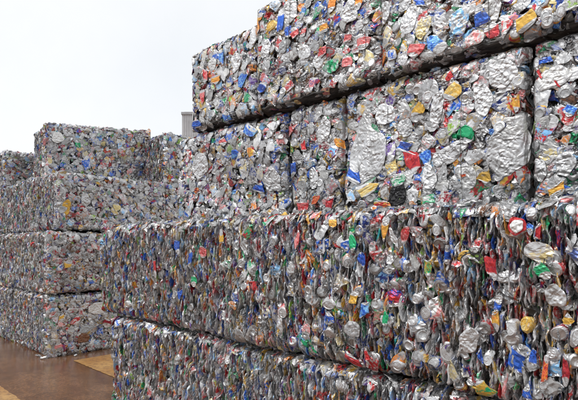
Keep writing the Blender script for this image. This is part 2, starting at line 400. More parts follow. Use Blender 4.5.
def fill_face(face, style, lod, bale, g, weights):
    w, h = face.w, face.h
    def flats(a, b, t, tilt, spin, sc=None):
        n = len(a); Z = np.zeros(n)
        base = rotmats(g.normal(0, tilt, n), g.normal(0, tilt, n), g.uniform(-spin, spin, n))
        add_batch(face, 'flat', lod, bale, g, a, b, t, base @ B_FLAT @ rotmats(Z, Z + pi * g.integers(0, 2, n), Z), weights, sc)
    def pucks(a, b, t, tilt, printed=.85):
        n = len(a); Z = np.zeros(n)
        base = rotmats(g.normal(0, tilt, n), g.normal(0, tilt, n), g.uniform(-pi, pi, n))
        add_batch(face, 'puck', lod, bale, g, a, b, t, base @ B_PUCK @ rotmats(Z + pi * g.integers(0, 2, n), Z, Z), weights, g.uniform(.85, 1.02, n), printed)
    def wads(a, b, t):
        n = len(a)
        add_batch(face, 'wad', lod, bale, g, a, b, t, rotmats(*g.uniform(-pi, pi, (3, n))), weights)
    def edges(a, b, t, tilt, kind='edge'):
        n = len(a); Z = np.zeros(n)
        end = g.random(n) < .10
        base = rotmats(g.normal(0, tilt, n), g.normal(0, tilt, n), g.normal(0, tilt * .9, n))
        B0 = np.where(end[:, None, None], B_END, B_EDGE)
        add_batch(face, 'edge', lod, bale, g, a, b, np.where(end, t - .012, t), base @ B0 @ rotmats(Z, Z, Z + pi * g.integers(0, 2, n)), weights, g.uniform(.62, .98, n) if style == 'edge_mix' else g.uniform(.75, 1.1, n))
    if style.startswith('face'):
        a, b = jgrid(g, w, h, .075, .075); flats(a, b, g.uniform(-.07, -.038, a.size), .45, pi)          # backing layer
        a, b = jgrid(g, w, h, .085, .085); wads(a, b, g.uniform(-.05, -.026, a.size))
        a, b = jgrid(g, w, h, .074, .084, 1.2); flats(a, b, g.uniform(-.028, -.008, a.size), .17, 1.5)
        a, b = jgrid(g, w, h, .12, .13); k = g.random(a.size) < .8; pucks(a[k], b[k], g.uniform(-.030, -.012, k.sum()), .25)
        a, b = jgrid(g, w, h, .10, .115, 1.2); flats(a, b, g.uniform(-.006, .008, a.size), .10, 1.2)
        a, b = jgrid(g, w, h, .056, .062, 1.2); flats(a, b, g.uniform(-.022, -.002, a.size), .22, pi, g.uniform(.42, .68, a.size))   # torn pieces in the gaps
        if style == 'face_lids':
            a, b = jgrid(g, w, h, .10, .10); k = g.random(a.size) < .5; pucks(a[k], b[k], g.uniform(-.026, -.010, k.sum()), .3)
    else:
        lids = {'edge': .07, 'edge_mix': .75}[style]; mix = style == 'edge_mix'
        a, b = jgrid(g, w, h, .024, .085); edges(a, b, g.uniform(-.085, -.055, a.size), .13)
        a, b = jgrid(g, w, h, .0150 if mix else .0175, .072 if mix else .088, 1.3); edges(a, b, g.uniform(-.056, -.033, a.size) + (.006 if mix else 0), .12 if mix else .085)
        a, b = jgrid(g, w, h, .13 if mix else .16, .14 if mix else .17); k = g.random(a.size) < .5; wads(a[k], b[k], g.uniform(-.045, -.030, k.sum()))
        # loose lids gather towards the near (right) end of a mixed bale
        a, b = jgrid(g, w, h, .105, .11); k = g.random(a.size) < lids * (.4 + .9 * a / w); pucks(a[k], b[k], g.uniform(-.034, -.018, k.sum()), .33)
        a, b = jgrid(g, w, h, .14, .14); k = g.random(a.size) < lids * .8; flats(a[k], b[k], g.uniform(-.02, 0, k.sum()), .2, .8)
    # ragged rims: loose cans along the top and the two upright edges
    n = int(w / .04)
    if n: flats(g.uniform(0, w, n), h - g.uniform(-.012, .02, n), g.uniform(-.06, -.015, n), .9, pi)
    n = int(w / .11)
    if n: flats(g.uniform(0, w, n), h + g.uniform(.0, .035, n), g.uniform(-.05, .0, n), .8, pi, g.uniform(.5, .9, n))
    n = int(w / .07)
    if n: wads(g.uniform(0, w, n), h - g.uniform(0, .03, n), g.uniform(-.07, -.03, n))
    n = int(h / .06)
    for aa in (.012, w - .012):
        if style.startswith('face'): flats(aa + g.uniform(-.015, .015, n), g.uniform(0, h, n), g.uniform(-.06, -.02, n), .9, pi)
        else: edges(aa + g.uniform(-.015, .015, n), g.uniform(0, h, n), g.uniform(-.08, -.04, n), .3)

# ------------------------------------------------------------------ the bales (u0, u1, v0, v1, z0, z1 in bale heights)
G_F = 'bales of crushed cans in the near stack'
G_L = 'bales of crushed cans in the far stacks'
BALES = [
    # ---- near stack, bottom row
    dict(k='A1', b=(3.17, 5.12, 2.46, 3.40, 0, .97), s='edge', w=W_EDGE, lab='far left bottom row bale of the near stack, its end beside the ochre ground patch', g=G_F),
    dict(k='A2', b=(1.20, 3.13, 2.45, 3.40, 0, .97), s='edge', w=W_EDGE, lab='bottom row bale in the middle of the near stack, cut by the lower picture edge', g=G_F),
    dict(k='A3', b=(-.70, 1.16, 2.45, 3.40, 0, .965), s='edge', s2='face', w=W_EDGE, lab='bottom row bale nearest the lower right corner, only a sliver in view', g=G_F),
    # ---- near stack, second row
    dict(k='B1', b=(3.17, 5.30, 2.43, 3.40, 1.055, 1.99), s='edge', w=W_EDGE, lab='far left bale of the second row, narrow upright can edges, above the ochre ground patch', g=G_F),
    dict(k='B2', b=(1.155, 3.14, 2.42, 3.40, 1.04, 1.99), s='edge_mix', w=W_EDGE, lab='middle second row bale, narrow can edges giving way to round lids rightwards', g=G_F),
    dict(k='B3', b=(-.80, 1.15, 2.42, 3.40, 1.03, 1.985), s='edge_mix', s2='face', w=W_EDGE, lab='nearest second row bale at the right edge, with a white label bordered red', g=G_F),
    # ---- near stack, third row, set back
    dict(k='C1', b=(3.105, 4.83, 3.15, 4.05, 2.0, 3.005), s='face', w=W_FACE, lab='far left third row bale of the near stack, broad pale face with blue patches', g=G_F),
    dict(k='C2', b=(2.46, 3.04, 3.17, 4.05, 2.0, 3.01), s='face', w=W_FACE, lab='narrow third row bale between two dark gaps, reddish near its foot', g=G_F),
    dict(k='C3', b=(1.01, 2.39, 3.14, 4.05, 2.0, 3.015), s='face', w=W_FACE, lab='third row bale with big silver sheets, a black oval can and a green lid', g=G_F),
    dict(k='C4', b=(-.80, .945, 3.15, 4.05, 2.0, 3.015), s='face', s2='face', w=W_FACE, lab='nearest third row bale at the right edge, with a white slab striped red', g=G_F),
    # ---- near stack, top row
    dict(k='D1', b=(3.42, 4.47, 3.085, 3.95, 3.065, 3.89), s='face', w=W_FACE, lab='far left top row bale of the near stack, lower than its neighbour', g=G_F, under=1),
    dict(k='D2', b=(2.05, 3.38, 3.085, 3.95, 3.065, 4.03), s='face', w=W_FACE, lab='taller middle bale of the top row with red and orange cans and a gold lid', g=G_F, under=1),
    dict(k='D3', b=(.20, 2.01, 3.085, 3.95, 3.065, 4.06), s='face_lids', s2='face', w=W_FACE, lab='nearest top row bale at upper right, gold and red cans along its foot', g=G_F, under=1),
    # ---- far stacks on the left
    dict(k='L1', b=(7.97, 8.86, 2.83, 4.80, 0, .955), s='edge', w=W_FAR, s2='face', lab='bottom corner bale of the left stack, on wet ground, red patch on front', g=G_L),
    dict(k='M1', b=(8.90, 9.80, 2.85, 4.80, 0, .95), s='edge', w=W_FAR, lab='bottom bale of the left stack directly behind the bottom corner bale', g=G_L),
    dict(k='N1', b=(9.84, 11.7, 2.83, 4.80, 0, .955), s='edge', w=W_FAR, lab='bottom bale at the far left edge of the picture, on the wet ground', g=G_L),
    dict(k='L2', b=(7.95, 8.86, 2.81, 4.80, 1.025, 1.975), s='edge', w=W_FAR, s2='face', lab='second level corner bale of the left stack, resting on the bottom corner bale', g=G_L),
    dict(k='M2', b=(8.90, 9.82, 2.84, 4.80, 1.015, 1.965), s='edge', w=W_FAR, lab='second level bale of the left stack directly behind the second level corner bale', g=G_L),
    dict(k='N2', b=(9.86, 11.7, 2.82, 4.80, 1.015, 1.97), s='edge', w=W_FAR, lab='second level bale at the far left edge of the picture', g=G_L),
    dict(k='L3', b=(8.05, 8.92, 3.00, 4.98, 2.05, 2.965), s='edge', w=W_FAR, s2='face', lab='third level corner bale of the left stack with a yellow patch on its front', g=G_L),
    dict(k='M3', b=(8.96, 9.84, 2.96, 4.90, 2.03, 2.96), s='edge', w=W_FAR, lab='third level bale of the left stack directly behind the third level corner bale', g=G_L),
    dict(k='N3', b=(9.88, 11.7, 2.98, 4.90, 2.03, 2.94), s='edge', w=W_FAR, lab='third level bale at the far left edge of the picture', g=G_L),
    dict(k='P3', b=(8.07, 8.92, 5.02, 6.90, 2.05, 2.97), s=None, w=W_FAR, s2='face', lab='third level bale of the left stack half hidden behind the near stack', g=G_L),
    dict(k='L4', b=(9.10, 10.10, 3.27, 5.29, 3.02, 3.99), s='edge', w=W_FAR, s2='face_lids', lab='square topmost bale of the left stack, set back and standing against the sky', g=G_L, slope=.30, yaw=-6),
    dict(k='P4', b=(8.14, 9.00, 5.06, 6.90, 3.0, 3.96), s='edge', w=W_FAR, s2='face_lids', lab='top level bale in shade between the left stack and the near stack', g=G_L),
    dict(k='F4', b=(10.78, 11.66, 2.99, 4.88, 2.955, 3.68), s='edge', w=W_FAR, s2='face_lids', lab='farthest top bale at the left edge, low and pale against the sky', g=G_L),
]

def depth_of(u, v): return CV * u + CU * v
FACES = {}
ROOTS = {}
for i, B in enumerate(BALES):
    u0, u1, v0, v1, z0, z1 = [c * H for c in B['b']]
    g = np.random.default_rng(1000 + i)
    root = bpy.data.objects.new('can_bale', None); C.objects.link(root)
    root.location = (-(u0 + u1) / 2, (v0 + v1) / 2, z0)
    tag(root, B['lab'], 'can bale', B['g'])
    B['loc'] = np.array(root.location); ROOTS[i] = root
    zc = depth_of((u0 + u1) / 2, v0)
    lod = 0 if zc < 3.75 else (1 if zc < 6.4 else 2)
    if zc > 5.8: lod = 1 if zc < 7.6 else 2
    if B['s']:
        ulo = u0
        f = Face((-u1, v0, z0), (1, 0, 0), (0, -1, 0), u1 - ulo, z1 - z0, g)
        FACES[B['k']] = f
        fill_face(f, B['s'], lod, i, g, B['w'])
    if B.get('under'):                                            # dark-inked cans pressed into the underside
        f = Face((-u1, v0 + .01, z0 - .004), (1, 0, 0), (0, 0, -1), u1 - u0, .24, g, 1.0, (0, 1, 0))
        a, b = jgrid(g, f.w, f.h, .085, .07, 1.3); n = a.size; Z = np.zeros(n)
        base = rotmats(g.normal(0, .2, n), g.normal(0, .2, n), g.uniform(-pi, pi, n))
        add_batch(f, 'flat', lod, i, g, a, b, g.uniform(-.012, .012, n), base @ B_FLAT, W_UNDER, None, 1.0)
    if B.get('s2'):
        vhi = min(v1, v0 + 2.0 * H)
        f = Face((-u0, v0, z0), (0, 1, 0), (1, 0, 0), vhi - v0, z1 - z0, g)
        f.slope = B.get('slope', 0.)
        FACES[B['k'] + 'f'] = f
        fill_face(f, B['s2'], max(lod, 1), i, g, W_DIRT if B['k'] in ('L1', 'L2') else B['w'])

# ------------------------------------------------------------------ cans that stand out in the photograph
#  row, x, y, width, height (photo pixels), tilt (deg), kind, first ink, second ink, label
PLANE = {'C': 3.15, 'D': 3.085, 'B': 2.43, 'A': 2.45}
LAND = [
    ('C', 509, 152, 46, 48, 20, 'sheet', 'silver', 'silver', 'large crumpled silver sheet'),
    ('C', 367, 155, 38, 58, 8, 'sheet', 'silver', 'silver', 'large silver oval pressed flat'),
    ('C', 503, 74, 28, 30, -25, 'sheet', 'silver', 'silver', 'crumpled silver sheet high on the bale'),
    ('C', 515, 128, 26, 26, -50, 'sheet', 'white', 'silver', 'pale flattened can beside the silver sheet'),
    ('C', 450, 154, 38, 18, -22, 'sheet', 'silver', 'silver', 'long silver flattened piece'),
    ('C', 484, 100, 18, 34, -10, 'sheet', 'silver', 'silver', 'tall silver flattened piece'),
    ('C', 437, 110, 13, 40, 12, 'sheet', 'silver', 'white', 'tall narrow silver sheet'),
    ('C', 413, 160, 15, 30, -22, 'can', 'red', 'dark red', 'red crushed can with dull oval mark'),
    ('C', 398, 196, 17, 26, 14, 'sheet', 'black', 'black', 'black oval crushed can'),
    ('C', 446, 195, 13, 22, 4, 'can', 'dark red', 'white', 'dark red crushed can with white script'),
    ('C', 431, 200, 14, 13, 0, 'can', 'green', 'white', 'white and green crushed can'),
    ('C', 400, 180, 14, 12, -12, 'can', 'green', 'white', None),
    ('C', 356, 173, 18, 20, 25, 'can', 'blue', 'navy', 'blue crushed can'),
    ('C', 369, 188, 22, 15, -25, 'can', 'pale gold', 'gold', 'pale yellow crushed can'),
    ('C', 466, 134, 19, 18, 0, 'lid', 'green', 'green', 'bright green round lid'),
    ('C', 468, 177, 17, 27, -12, 'sheet', 'white', 'silver', 'white flattened can with a small red and orange mark'),
    ('C', 464, 175, 6, 6, -12, 'can', 'red', 'orange', None),
    ('C', 486, 173, 15, 20, 15, 'can', 'gold', 'gold', 'gold crushed can'),
    ('C', 455, 92, 18, 18, 30, 'can', 'gold', 'pale gold', 'gold and green crushed can'),
    ('C', 419, 109, 13, 16, 20, 'can', 'gold', 'gold', 'gold crushed can'),
    ('C', 517, 104, 8, 18, 4, 'can', 'gold', 'orange', None),
    ('C', 558, 190, 20, 13, -25, 'can', 'gold', 'orange', 'gold crumpled can at the foot'),
    ('C', 554, 79, 36, 22, -14, 'sheet', 'white', 'silver', 'white slab pressed flat with red stripes'),
    ('C', 540, 74, 3, 15, -24, 'can', 'red', 'red', None), ('C', 558, 84, 3, 13, -24, 'can', 'red', 'red', None),
    ('C', 546, 61, 14, 8, -8, 'can', 'blue', 'navy', 'blue crumpled can'),
    ('C', 571, 112, 15, 12, 25, 'can', 'blue', 'light blue', 'blue crumpled can'),
    ('C', 427, 158, 12, 16, -20, 'can', 'blue', 'light blue', 'blue crumpled can'),
    ('C', 405, 147, 14, 12, 25, 'can', 'blue', 'navy', None),
    ('C', 392, 152, 10, 19, -4, 'can', 'purple', 'white', None),
    ('C', 384, 206, 18, 11, 4, 'can', 'red', 'gold', None),
    ('C', 338, 142, 12, 14, 0, 'can', 'orange', 'gold', 'orange crushed can'),
    ('C', 291, 170, 8, 15, -5, 'can', 'blue', 'navy', 'blue crushed can'),
    ('C', 252, 131, 15, 12, 30, 'can', 'blue', 'light blue', 'blue crushed can'),
    ('C', 237, 155, 10, 10, 0, 'lid', 'blue', 'light blue', 'round blue lid'),
    ('C', 258, 187, 12, 10, 15, 'can', 'blue', 'navy', None),
    ('C', 226, 142, 8, 9, 0, 'can', 'red', 'pink', None),
    ('C', 289, 130, 8, 14, -8, 'can', 'red', 'pink', None), ('C', 303, 145, 6, 12, 5, 'can', 'red', 'red', None),
    ('C', 330, 203, 8, 16, 8, 'can', 'dark red', 'red', None), ('C', 300, 206, 14, 10, 0, 'can', 'red', 'pink', None), ('C', 315, 200, 10, 10, 0, 'can', 'red', 'orange', None),
    ('C', 200, 165, 16, 26, 0, 'sheet', 'silver', 'white', None), ('C', 272, 180, 16, 24, 5, 'sheet', 'silver', 'white', None),
    ('C', 322, 130, 12, 26, 15, 'sheet', 'silver', 'silver', None), ('C', 312, 178, 10, 22, -6, 'sheet', 'silver', 'silver', None),
    ('C', 385, 115, 20, 22, 20, 'sheet', 'silver', 'silver', None), ('C', 405, 128, 14, 20, -18, 'sheet', 'grey', 'silver', None),
    ('C', 540, 170, 14, 24, -12, 'sheet', 'silver', 'silver', None), ('C', 566, 165, 20, 26, 8, 'sheet', 'silver', 'silver', None),
    ('C', 430, 178, 14, 26, -10, 'sheet', 'silver', 'white', None), ('C', 478, 154, 10, 10, 0, 'lid', 'silver', 'silver', 'round silver lid'),
    ('C', 455, 180, 11, 11, 0, 'lid', 'silver', 'silver', None), ('C', 440, 164, 10, 10, 0, 'lid', 'silver', 'silver', None),
    ('C', 503, 55, 11, 11, 0, 'lid', 'silver', 'silver', None),
    # top row
    ('D', 526, 22, 23, 17, -25, 'can', 'gold', 'gold', 'gold crushed can at the foot of the bale'),
    ('D', 492, 31, 15, 17, -20, 'can', 'red', 'dark red', 'red crushed can'), ('D', 507, 27, 14, 20, -12, 'can', 'red', 'white', 'red and white crushed can'),
    ('D', 480, 16, 15, 23, -20, 'can', 'blue', 'navy', 'blue crushed can'), ('D', 436, 44, 16, 24, -32, 'can', 'blue', 'light blue', 'blue crushed can with pale mark'),
    ('D', 417, 52, 17, 15, 15, 'can', 'red', 'pink', 'red crushed can'), ('D', 392, 55, 10, 14, -25, 'can', 'blue', 'white', None),
    ('D', 409, 20, 17, 30, 18, 'sheet', 'silver', 'silver', 'long silver oval pressed flat'), ('D', 459, 22, 19, 25, 4, 'sheet', 'white', 'light blue', 'round white flattened can'),
    ('D', 490, 10, 21, 26, 6, 'sheet', 'white', 'silver', 'pale oval pressed flat'), ('D', 424, 28, 14, 24, 28, 'sheet', 'pale gold', 'white', 'beige flattened can'),
    ('D', 420, 2, 16, 8, 20, 'can', 'blue', 'navy', None), ('D', 382, 12, 14, 22, 0, 'sheet', 'silver', 'silver', None),
    ('D', 545, 15, 11, 16, 0, 'lid', 'silver', 'silver', 'bright can end with a raised rim'), ('D', 561, 11, 11, 15, 0, 'lid', 'silver', 'silver', 'bright can end beside the right edge'),
    ('D', 574, 6, 10, 14, 0, 'lid', 'white', 'silver', None), ('D', 474, 38, 20, 14, -8, 'sheet', 'white', 'pink', None),
    ('D', 540, 2, 24, 8, -10, 'sheet', 'light blue', 'white', None),
    ('D', 273, 27, 11, 13, 0, 'lid', 'gold', 'pale gold', 'gold lid with a dark rim'),
    ('D', 282, 21, 7, 22, 0, 'can', 'blue', 'blue', 'blue crushed can'), ('D', 289, 32, 7, 12, 0, 'can', 'blue', 'navy', None),
    ('D', 251, 17, 6, 14, 0, 'can', 'blue', 'navy', None), ('D', 257, 28, 7, 12, -5, 'can', 'orange', 'gold', None), ('D', 261, 18, 7, 9, 20, 'can', 'orange', 'gold', None),
    ('D', 295, 33, 9, 12, 0, 'can', 'red', 'pink', None), ('D', 304, 32, 7, 9, 0, 'can', 'red', 'pink', None), ('D', 325, 28, 10, 9, 0, 'can', 'orange', 'gold', None),
    ('D', 333, 5, 10, 15, 0, 'can', 'orange', 'orange', 'orange crushed can'), ('D', 360, 4, 8, 12, 0, 'can', 'orange', 'orange', None),
    ('D', 262, 88, 11, 11, 30, 'can', 'blue', 'navy', 'blue crushed can'), ('D', 243, 80, 9, 16, 35, 'can', 'blue', 'light blue', None),
    ('D', 222, 58, 5, 16, 0, 'can', 'blue', 'light blue', None), ('D', 197, 124, 9, 8, 0, 'can', 'blue', 'navy', None), ('D', 227, 117, 9, 11, 15, 'can', 'blue', 'light blue', None),
    ('D', 206, 75, 5, 16, 0, 'can', 'pink', 'red', None), ('D', 203, 98, 5, 16, 0, 'can', 'pink', 'red', None), ('D', 216, 80, 9, 9, 0, 'can', 'orange', 'gold', None),
    ('D', 322, 52, 9, 11, 0, 'can', 'red', 'pink', None), ('D', 364, 42, 14, 14, 0, 'can', 'pink', 'red', None), ('D', 348, 62, 11, 12, 0, 'can', 'pink', 'red', None),
    ('D', 348, 38, 9, 9, 0, 'can', 'pink', 'red', None), ('D', 350, 12, 17, 22, 0, 'sheet', 'silver', 'silver', None), ('D', 304, 52, 12, 14, 0, 'sheet', 'silver', 'grey', None),
    ('D', 268, 50, 10, 18, 15, 'sheet', 'silver', 'silver', None), ('D', 290, 12, 15, 24, 0, 'sheet', 'silver', 'silver', None), ('D', 331, 66, 17, 14, 4, 'sheet', 'grey', 'green', None),
    ('D', 236, 62, 10, 20, 0, 'sheet', 'silver', 'white', None), ('D', 213, 64, 8, 12, 0, 'sheet', 'white', 'silver', None), ('D', 302, 76, 9, 10, 0, 'can', 'black', 'grey', None),
    ('D', 360, 61, 8, 9, 0, 'lid', 'white', 'silver', None), ('D', 370, 63, 9, 11, 0, 'lid', 'white', 'silver', None), ('D', 284, 47, 7, 14, 0, 'sheet', 'grey', 'grey', None),
    # second row
    ('B', 531, 214, 13, 15, 0, 'lid', 'silver', 'silver', 'bright round can end'), ('B', 571, 213, 13, 17, 0, 'lid', 'silver', 'silver', 'bright round can end at the right edge'),
    ('B', 517, 226, 19, 18, -6, 'sheet', 'red', 'red', 'crushed can with a white label bordered red'), ('B', 517.5, 226, 13.5, 13, -6, 'sheet', 'white', 'white', None),
    ('B', 530, 229, 8, 13, 10, 'can', 'blue', 'light blue', 'bright blue crushed can'), ('B', 539, 231, 6, 17, 4, 'can', 'red', 'dark red', None),
    ('B', 492, 268, 12, 26, -4, 'can', 'red', 'dark red', 'red crushed can'), ('B', 478, 245, 10, 16, 10, 'can', 'red', 'white', 'red and white crushed can'),
    ('B', 542, 271, 15, 20, -25, 'can', 'green', 'green', 'green crushed can'), ('B', 555, 296, 21, 24, -25, 'sheet', 'silver', 'white', 'pale flattened can'),
    ('B', 526, 326, 14, 18, 0, 'lid', 'gold', 'pale gold', 'gold can end'), ('B', 511, 329, 14, 20, 0, 'lid', 'silver', 'silver', 'round silver can end'),
    ('B', 575, 338, 16, 22, 0, 'lid', 'silver', 'silver', None), ('B', 553, 357, 14, 14, 0, 'lid', 'silver', 'silver', None),
    ('B', 543, 386, 12, 14, 0, 'lid', 'silver', 'silver', None), ('B', 488, 358, 11, 16, 0, 'lid', 'silver', 'silver', None),
    ('B', 470, 340, 18, 26, 15, 'sheet', 'silver', 'silver', 'pale crumpled sheet'), ('B', 448, 355, 22, 24, 0, 'lid', 'silver', 'silver', 'large round silver base with rings'),
    ('B', 418, 298, 12, 13, 0, 'lid', 'silver', 'silver', None), ('B', 533, 357, 8, 18, 6, 'can', 'blue', 'navy', None), ('B', 568, 320, 13, 14, 0, 'can', 'gold', 'gold', None),
    ('B', 566, 370, 8, 34, 0, 'can', 'dark red', 'red', None), ('B', 545, 370, 6, 30, 5, 'can', 'red', 'orange', None), ('B', 496, 320, 8, 24, 4, 'can', 'gold', 'orange', None),
    ('B', 499, 303, 9, 16, 20, 'can', 'blue', 'navy', None), ('B', 481, 356, 6, 18, -12, 'can', 'blue', 'navy', None), ('B', 528, 392, 10, 18, 0, 'can', 'blue', 'navy', None),
    ('B', 388, 229, 8, 25, 4, 'can', 'gold', 'orange', 'gold crushed can'), ('B', 396, 238, 8, 22, -4, 'can', 'silver', 'grey', None), ('B', 408, 235, 9, 18, 0, 'can', 'red', 'pink', 'pinkish red crushed can'),
    ('B', 430, 269, 8, 20, -5, 'can', 'green', 'gold', 'green crushed can'), ('B', 449, 255, 7, 20, 0, 'can', 'blue', 'navy', None), ('B', 452, 217, 5, 14, 0, 'can', 'gold', 'orange', None),
    ('B', 438, 228, 9, 16, 0, 'lid', 'silver', 'silver', None), ('B', 355, 242, 7, 22, -10, 'can', 'green', 'green', None), ('B', 364, 260, 8, 16, 0, 'can', 'navy', 'blue', None),
    ('B', 335, 222, 8, 12, 0, 'can', 'gold', 'orange', None), ('B', 357, 297, 10, 13, 0, 'can', 'gold', 'gold', 'gold crushed can'), ('B', 354, 329, 17, 16, 0, 'sheet', 'grey', 'silver', 'dull grey flattened can'),
    ('B', 354, 360, 18, 12, 15, 'can', 'red', 'dark red', 'red crumpled can'), ('B', 369, 354, 6, 12, 0, 'can', 'red', 'red', None), ('B', 400, 365, 13, 13, 0, 'lid', 'silver', 'silver', None),
    ('B', 331, 302, 15, 14, 0, 'lid', 'silver', 'silver', None), ('B', 367, 310, 10, 18, 0, 'can', 'blue', 'light blue', None), ('B', 387, 318, 6, 16, 0, 'can', 'green', 'green', None),
    ('B', 333, 318, 9, 14, 0, 'can', 'blue', 'navy', None), ('B', 195, 281, 6, 12, 0, 'can', 'green', 'green', 'bright green crushed can'), ('B', 179, 247, 6, 16, -15, 'can', 'blue', 'navy', 'blue crushed can'),
    ('B', 192, 257, 5, 17, 0, 'can', 'blue', 'navy', None), ('B', 205, 252, 8, 12, 0, 'can', 'red', 'pink', None), ('B', 181, 295, 5, 12, 0, 'can', 'blue', 'navy', None),
    ('B', 157, 269, 3, 18, 0, 'can', 'red', 'red', None), ('B', 301, 240, 5, 20, 0, 'can', 'red', 'pink', None), ('B', 223, 236, 5, 14, 0, 'can', 'gold', 'gold', None),
]
LANDFACE = [('L1f', .42, .55, .18, .15, 'red', 'can'), ('L1f', .78, .72, .34, .20, 'white', 'sheet'), ('L1f', .20, .62, .1, .12, 'gold', 'can'), ('L1f', .55, .25, .2, .16, 'brown', 'sheet'),
            ('L1f', .82, .32, .13, .15, 'blue', 'can'), ('L1f', .14, .18, .12, .14, 'pink', 'can'), ('L1f', .62, .40, .3, .12, 'grey', 'sheet'), ('L1f', .95, .45, .16, .16, 'dark red', 'can'),
            ('L3f', .14, .36, .13, .26, 'gold', 'sheet'), ('L3f', .45, .50, .16, .22, 'silver', 'sheet'), ('L3f', 1.0, .4, .14, .14, 'pale gold', 'can'), ('L4f', .7, .30, .16, .26, 'blue', 'can'),
            ('L4f', .55, .62, .1, .16, 'green', 'can'), ('L4f', .15, .2, .12, .12, 'blue', 'can'), ('L4f', .2, .72, .2, .2, 'white', 'sheet'), ('L2f', .3, .45, .12, .14, 'gold', 'can')]

def add_landmark(face, bale, a, b, w, h, tilt, kind, ink1, ink2, label, seed):
    g = np.random.default_rng(seed)
    if kind == 'sheet':
        mx = max(w, h)
        P, uv, reg, F = make_sheet(g, 84 if mx > .16 else 48, 84 if mx > .16 else 44, w / 2, h / 2); base = B_FLAT; t0 = .020 if mx > .1 else .034
        if mx < .12: P[:, 1] *= .6
    elif kind == 'lid':
        for _ in range(8):
            P, uv, reg, F = make_proto('puck', 0, g)
            if np.ptp(P[:, 0]) / np.ptp(P[:, 1]) < 1.25 and np.ptp(P[:, 2]) < .06: break
        P = P * np.array([w / np.ptp(P[:, 0]), h / np.ptp(P[:, 1]), 1.]); base = B_PUCK; t0 = -.012
        base = rotmats(np.array([g.normal(0, .12)]), np.array([g.normal(0, .12)]), np.zeros(1))[0] @ base
    else:
        P, uv, reg, F = make_proto('flat', 0, g)
        P = P * np.array([w / np.ptp(P[:, 0]), 1., h / np.ptp(P[:, 2])]); base = B_FLAT; t0 = .042
    ang = -radians(tilt)
    R = np.array([[math.cos(ang), -math.sin(ang), 0], [math.sin(ang), math.cos(ang), 0], [0, 0, 1.]]) @ base
    if ink1 == ink2 == 'white': t0 += .03
    q = P @ R.T + np.array([a, b, t0])
    lid_ink = kind == 'lid' and ink1 not in ('silver',)
    CANS.append(dict(v=face.place(q, .8 if kind == 'lid' else .27), p=(uv, np.zeros(len(P)) if lid_ink else reg, F), c1=np.array(INK[ink1]), c2=np.array(INK[ink2]), pr=0. if ink1 == 'silver' else 1., rnd=g.uniform(.6, .98),
                     bale=bale, kind=kind, must=True, label=label, ink=ink1, reg0=reg))

IDX = {B['k']: i for i, B in enumerate(BALES)}
for n, (row, x, y, w, h, tilt, kind, i1, i2, lab) in enumerate(LAND):
    u, zz, dep = px_plane(x, y, PLANE[row])
    ul = px_plane(x - w / 2, y, PLANE[row])[0]; ur = px_plane(x + w / 2, y, PLANE[row])[0]
    for B in BALES:
        if B['k'][0] == row and B['b'][0] - .03 <= u <= B['b'][1] + .03:
            f = FACES[B['k']]; a = (B['b'][1] - u) * H; b = (zz - B['b'][4]) * H
            if -.02 < b < f.h + .03:
                add_landmark(f, IDX[B['k']], a, b, abs(ul - ur) * H, h * dep / FPX * H, tilt, kind, i1, i2, lab, 5000 + n)
            break
for n, (fk, a, b, w, h, ink, kind) in enumerate(LANDFACE):
    add_landmark(FACES[fk], IDX[fk[:-1]], a * H, b * H, w * H, h * H, rng.uniform(-20, 20), kind, ink, 'white' if ink in ('blue', 'red') else ink, None, 7000 + n)

# ------------------------------------------------------------------ which cans show largest: a coarse depth buffer
vs = np.concatenate([c['v'] for c in CANS]); ids = np.repeat(np.arange(len(CANS)), [len(c['v']) for c in CANS])
px, py, pz = project(vs)
ok = (pz > .3) & (px >= 0) & (px < 578) & (py >= 0) & (py < 400)
gx = (px[ok] * .75).astype(np.int64); gy = (py[ok] * .75).astype(np.int64); cell = gy * 434 + gx
order = np.lexsort((pz[ok], cell)); cs = cell[order]; first = np.concatenate([[True], cs[1:] != cs[:-1]])
win = ids[ok][order][first]
vis = np.bincount(win, minlength=len(CANS)).astype(float)
print('cans', len(CANS), 'verts', len(vs), 'shown', int((vis > 0).sum()))

def can_attrs(cans):
    c1 = np.concatenate([np.concatenate([np.broadcast_to(c['c1'], (len(c['v']), 3)), ((c['p'][1] == 0) * c['pr'])[:, None]], 1) for c in cans])
    c2 = np.concatenate([np.concatenate([np.broadcast_to(c['c2'], (len(c['v']), 3)), np.full((len(c['v']), 1), c['rnd'])], 1) for c in cans])
    uv = np.concatenate([np.concatenate([c['p'][0] + np.array([c['rnd'] * 37, 0]), np.full((len(c['v']), 1), c['rnd'] * 91)], 1) for c in cans])
    return {'ccol': ('FLOAT_COLOR', c1), 'ccol2': ('FLOAT_COLOR', c2), 'cuv': ('FLOAT_VECTOR', uv)}

def can_mesh(name, cans, origin):
    V = np.concatenate([c['v'] for c in cans]) - origin
    off = np.cumsum([0] + [len(c['v']) for c in cans[:-1]])
    F = np.concatenate([c['p'][2] + o for c, o in zip(cans, off)])
    return raw_mesh(name, V, F, M_CAN, can_attrs(cans))

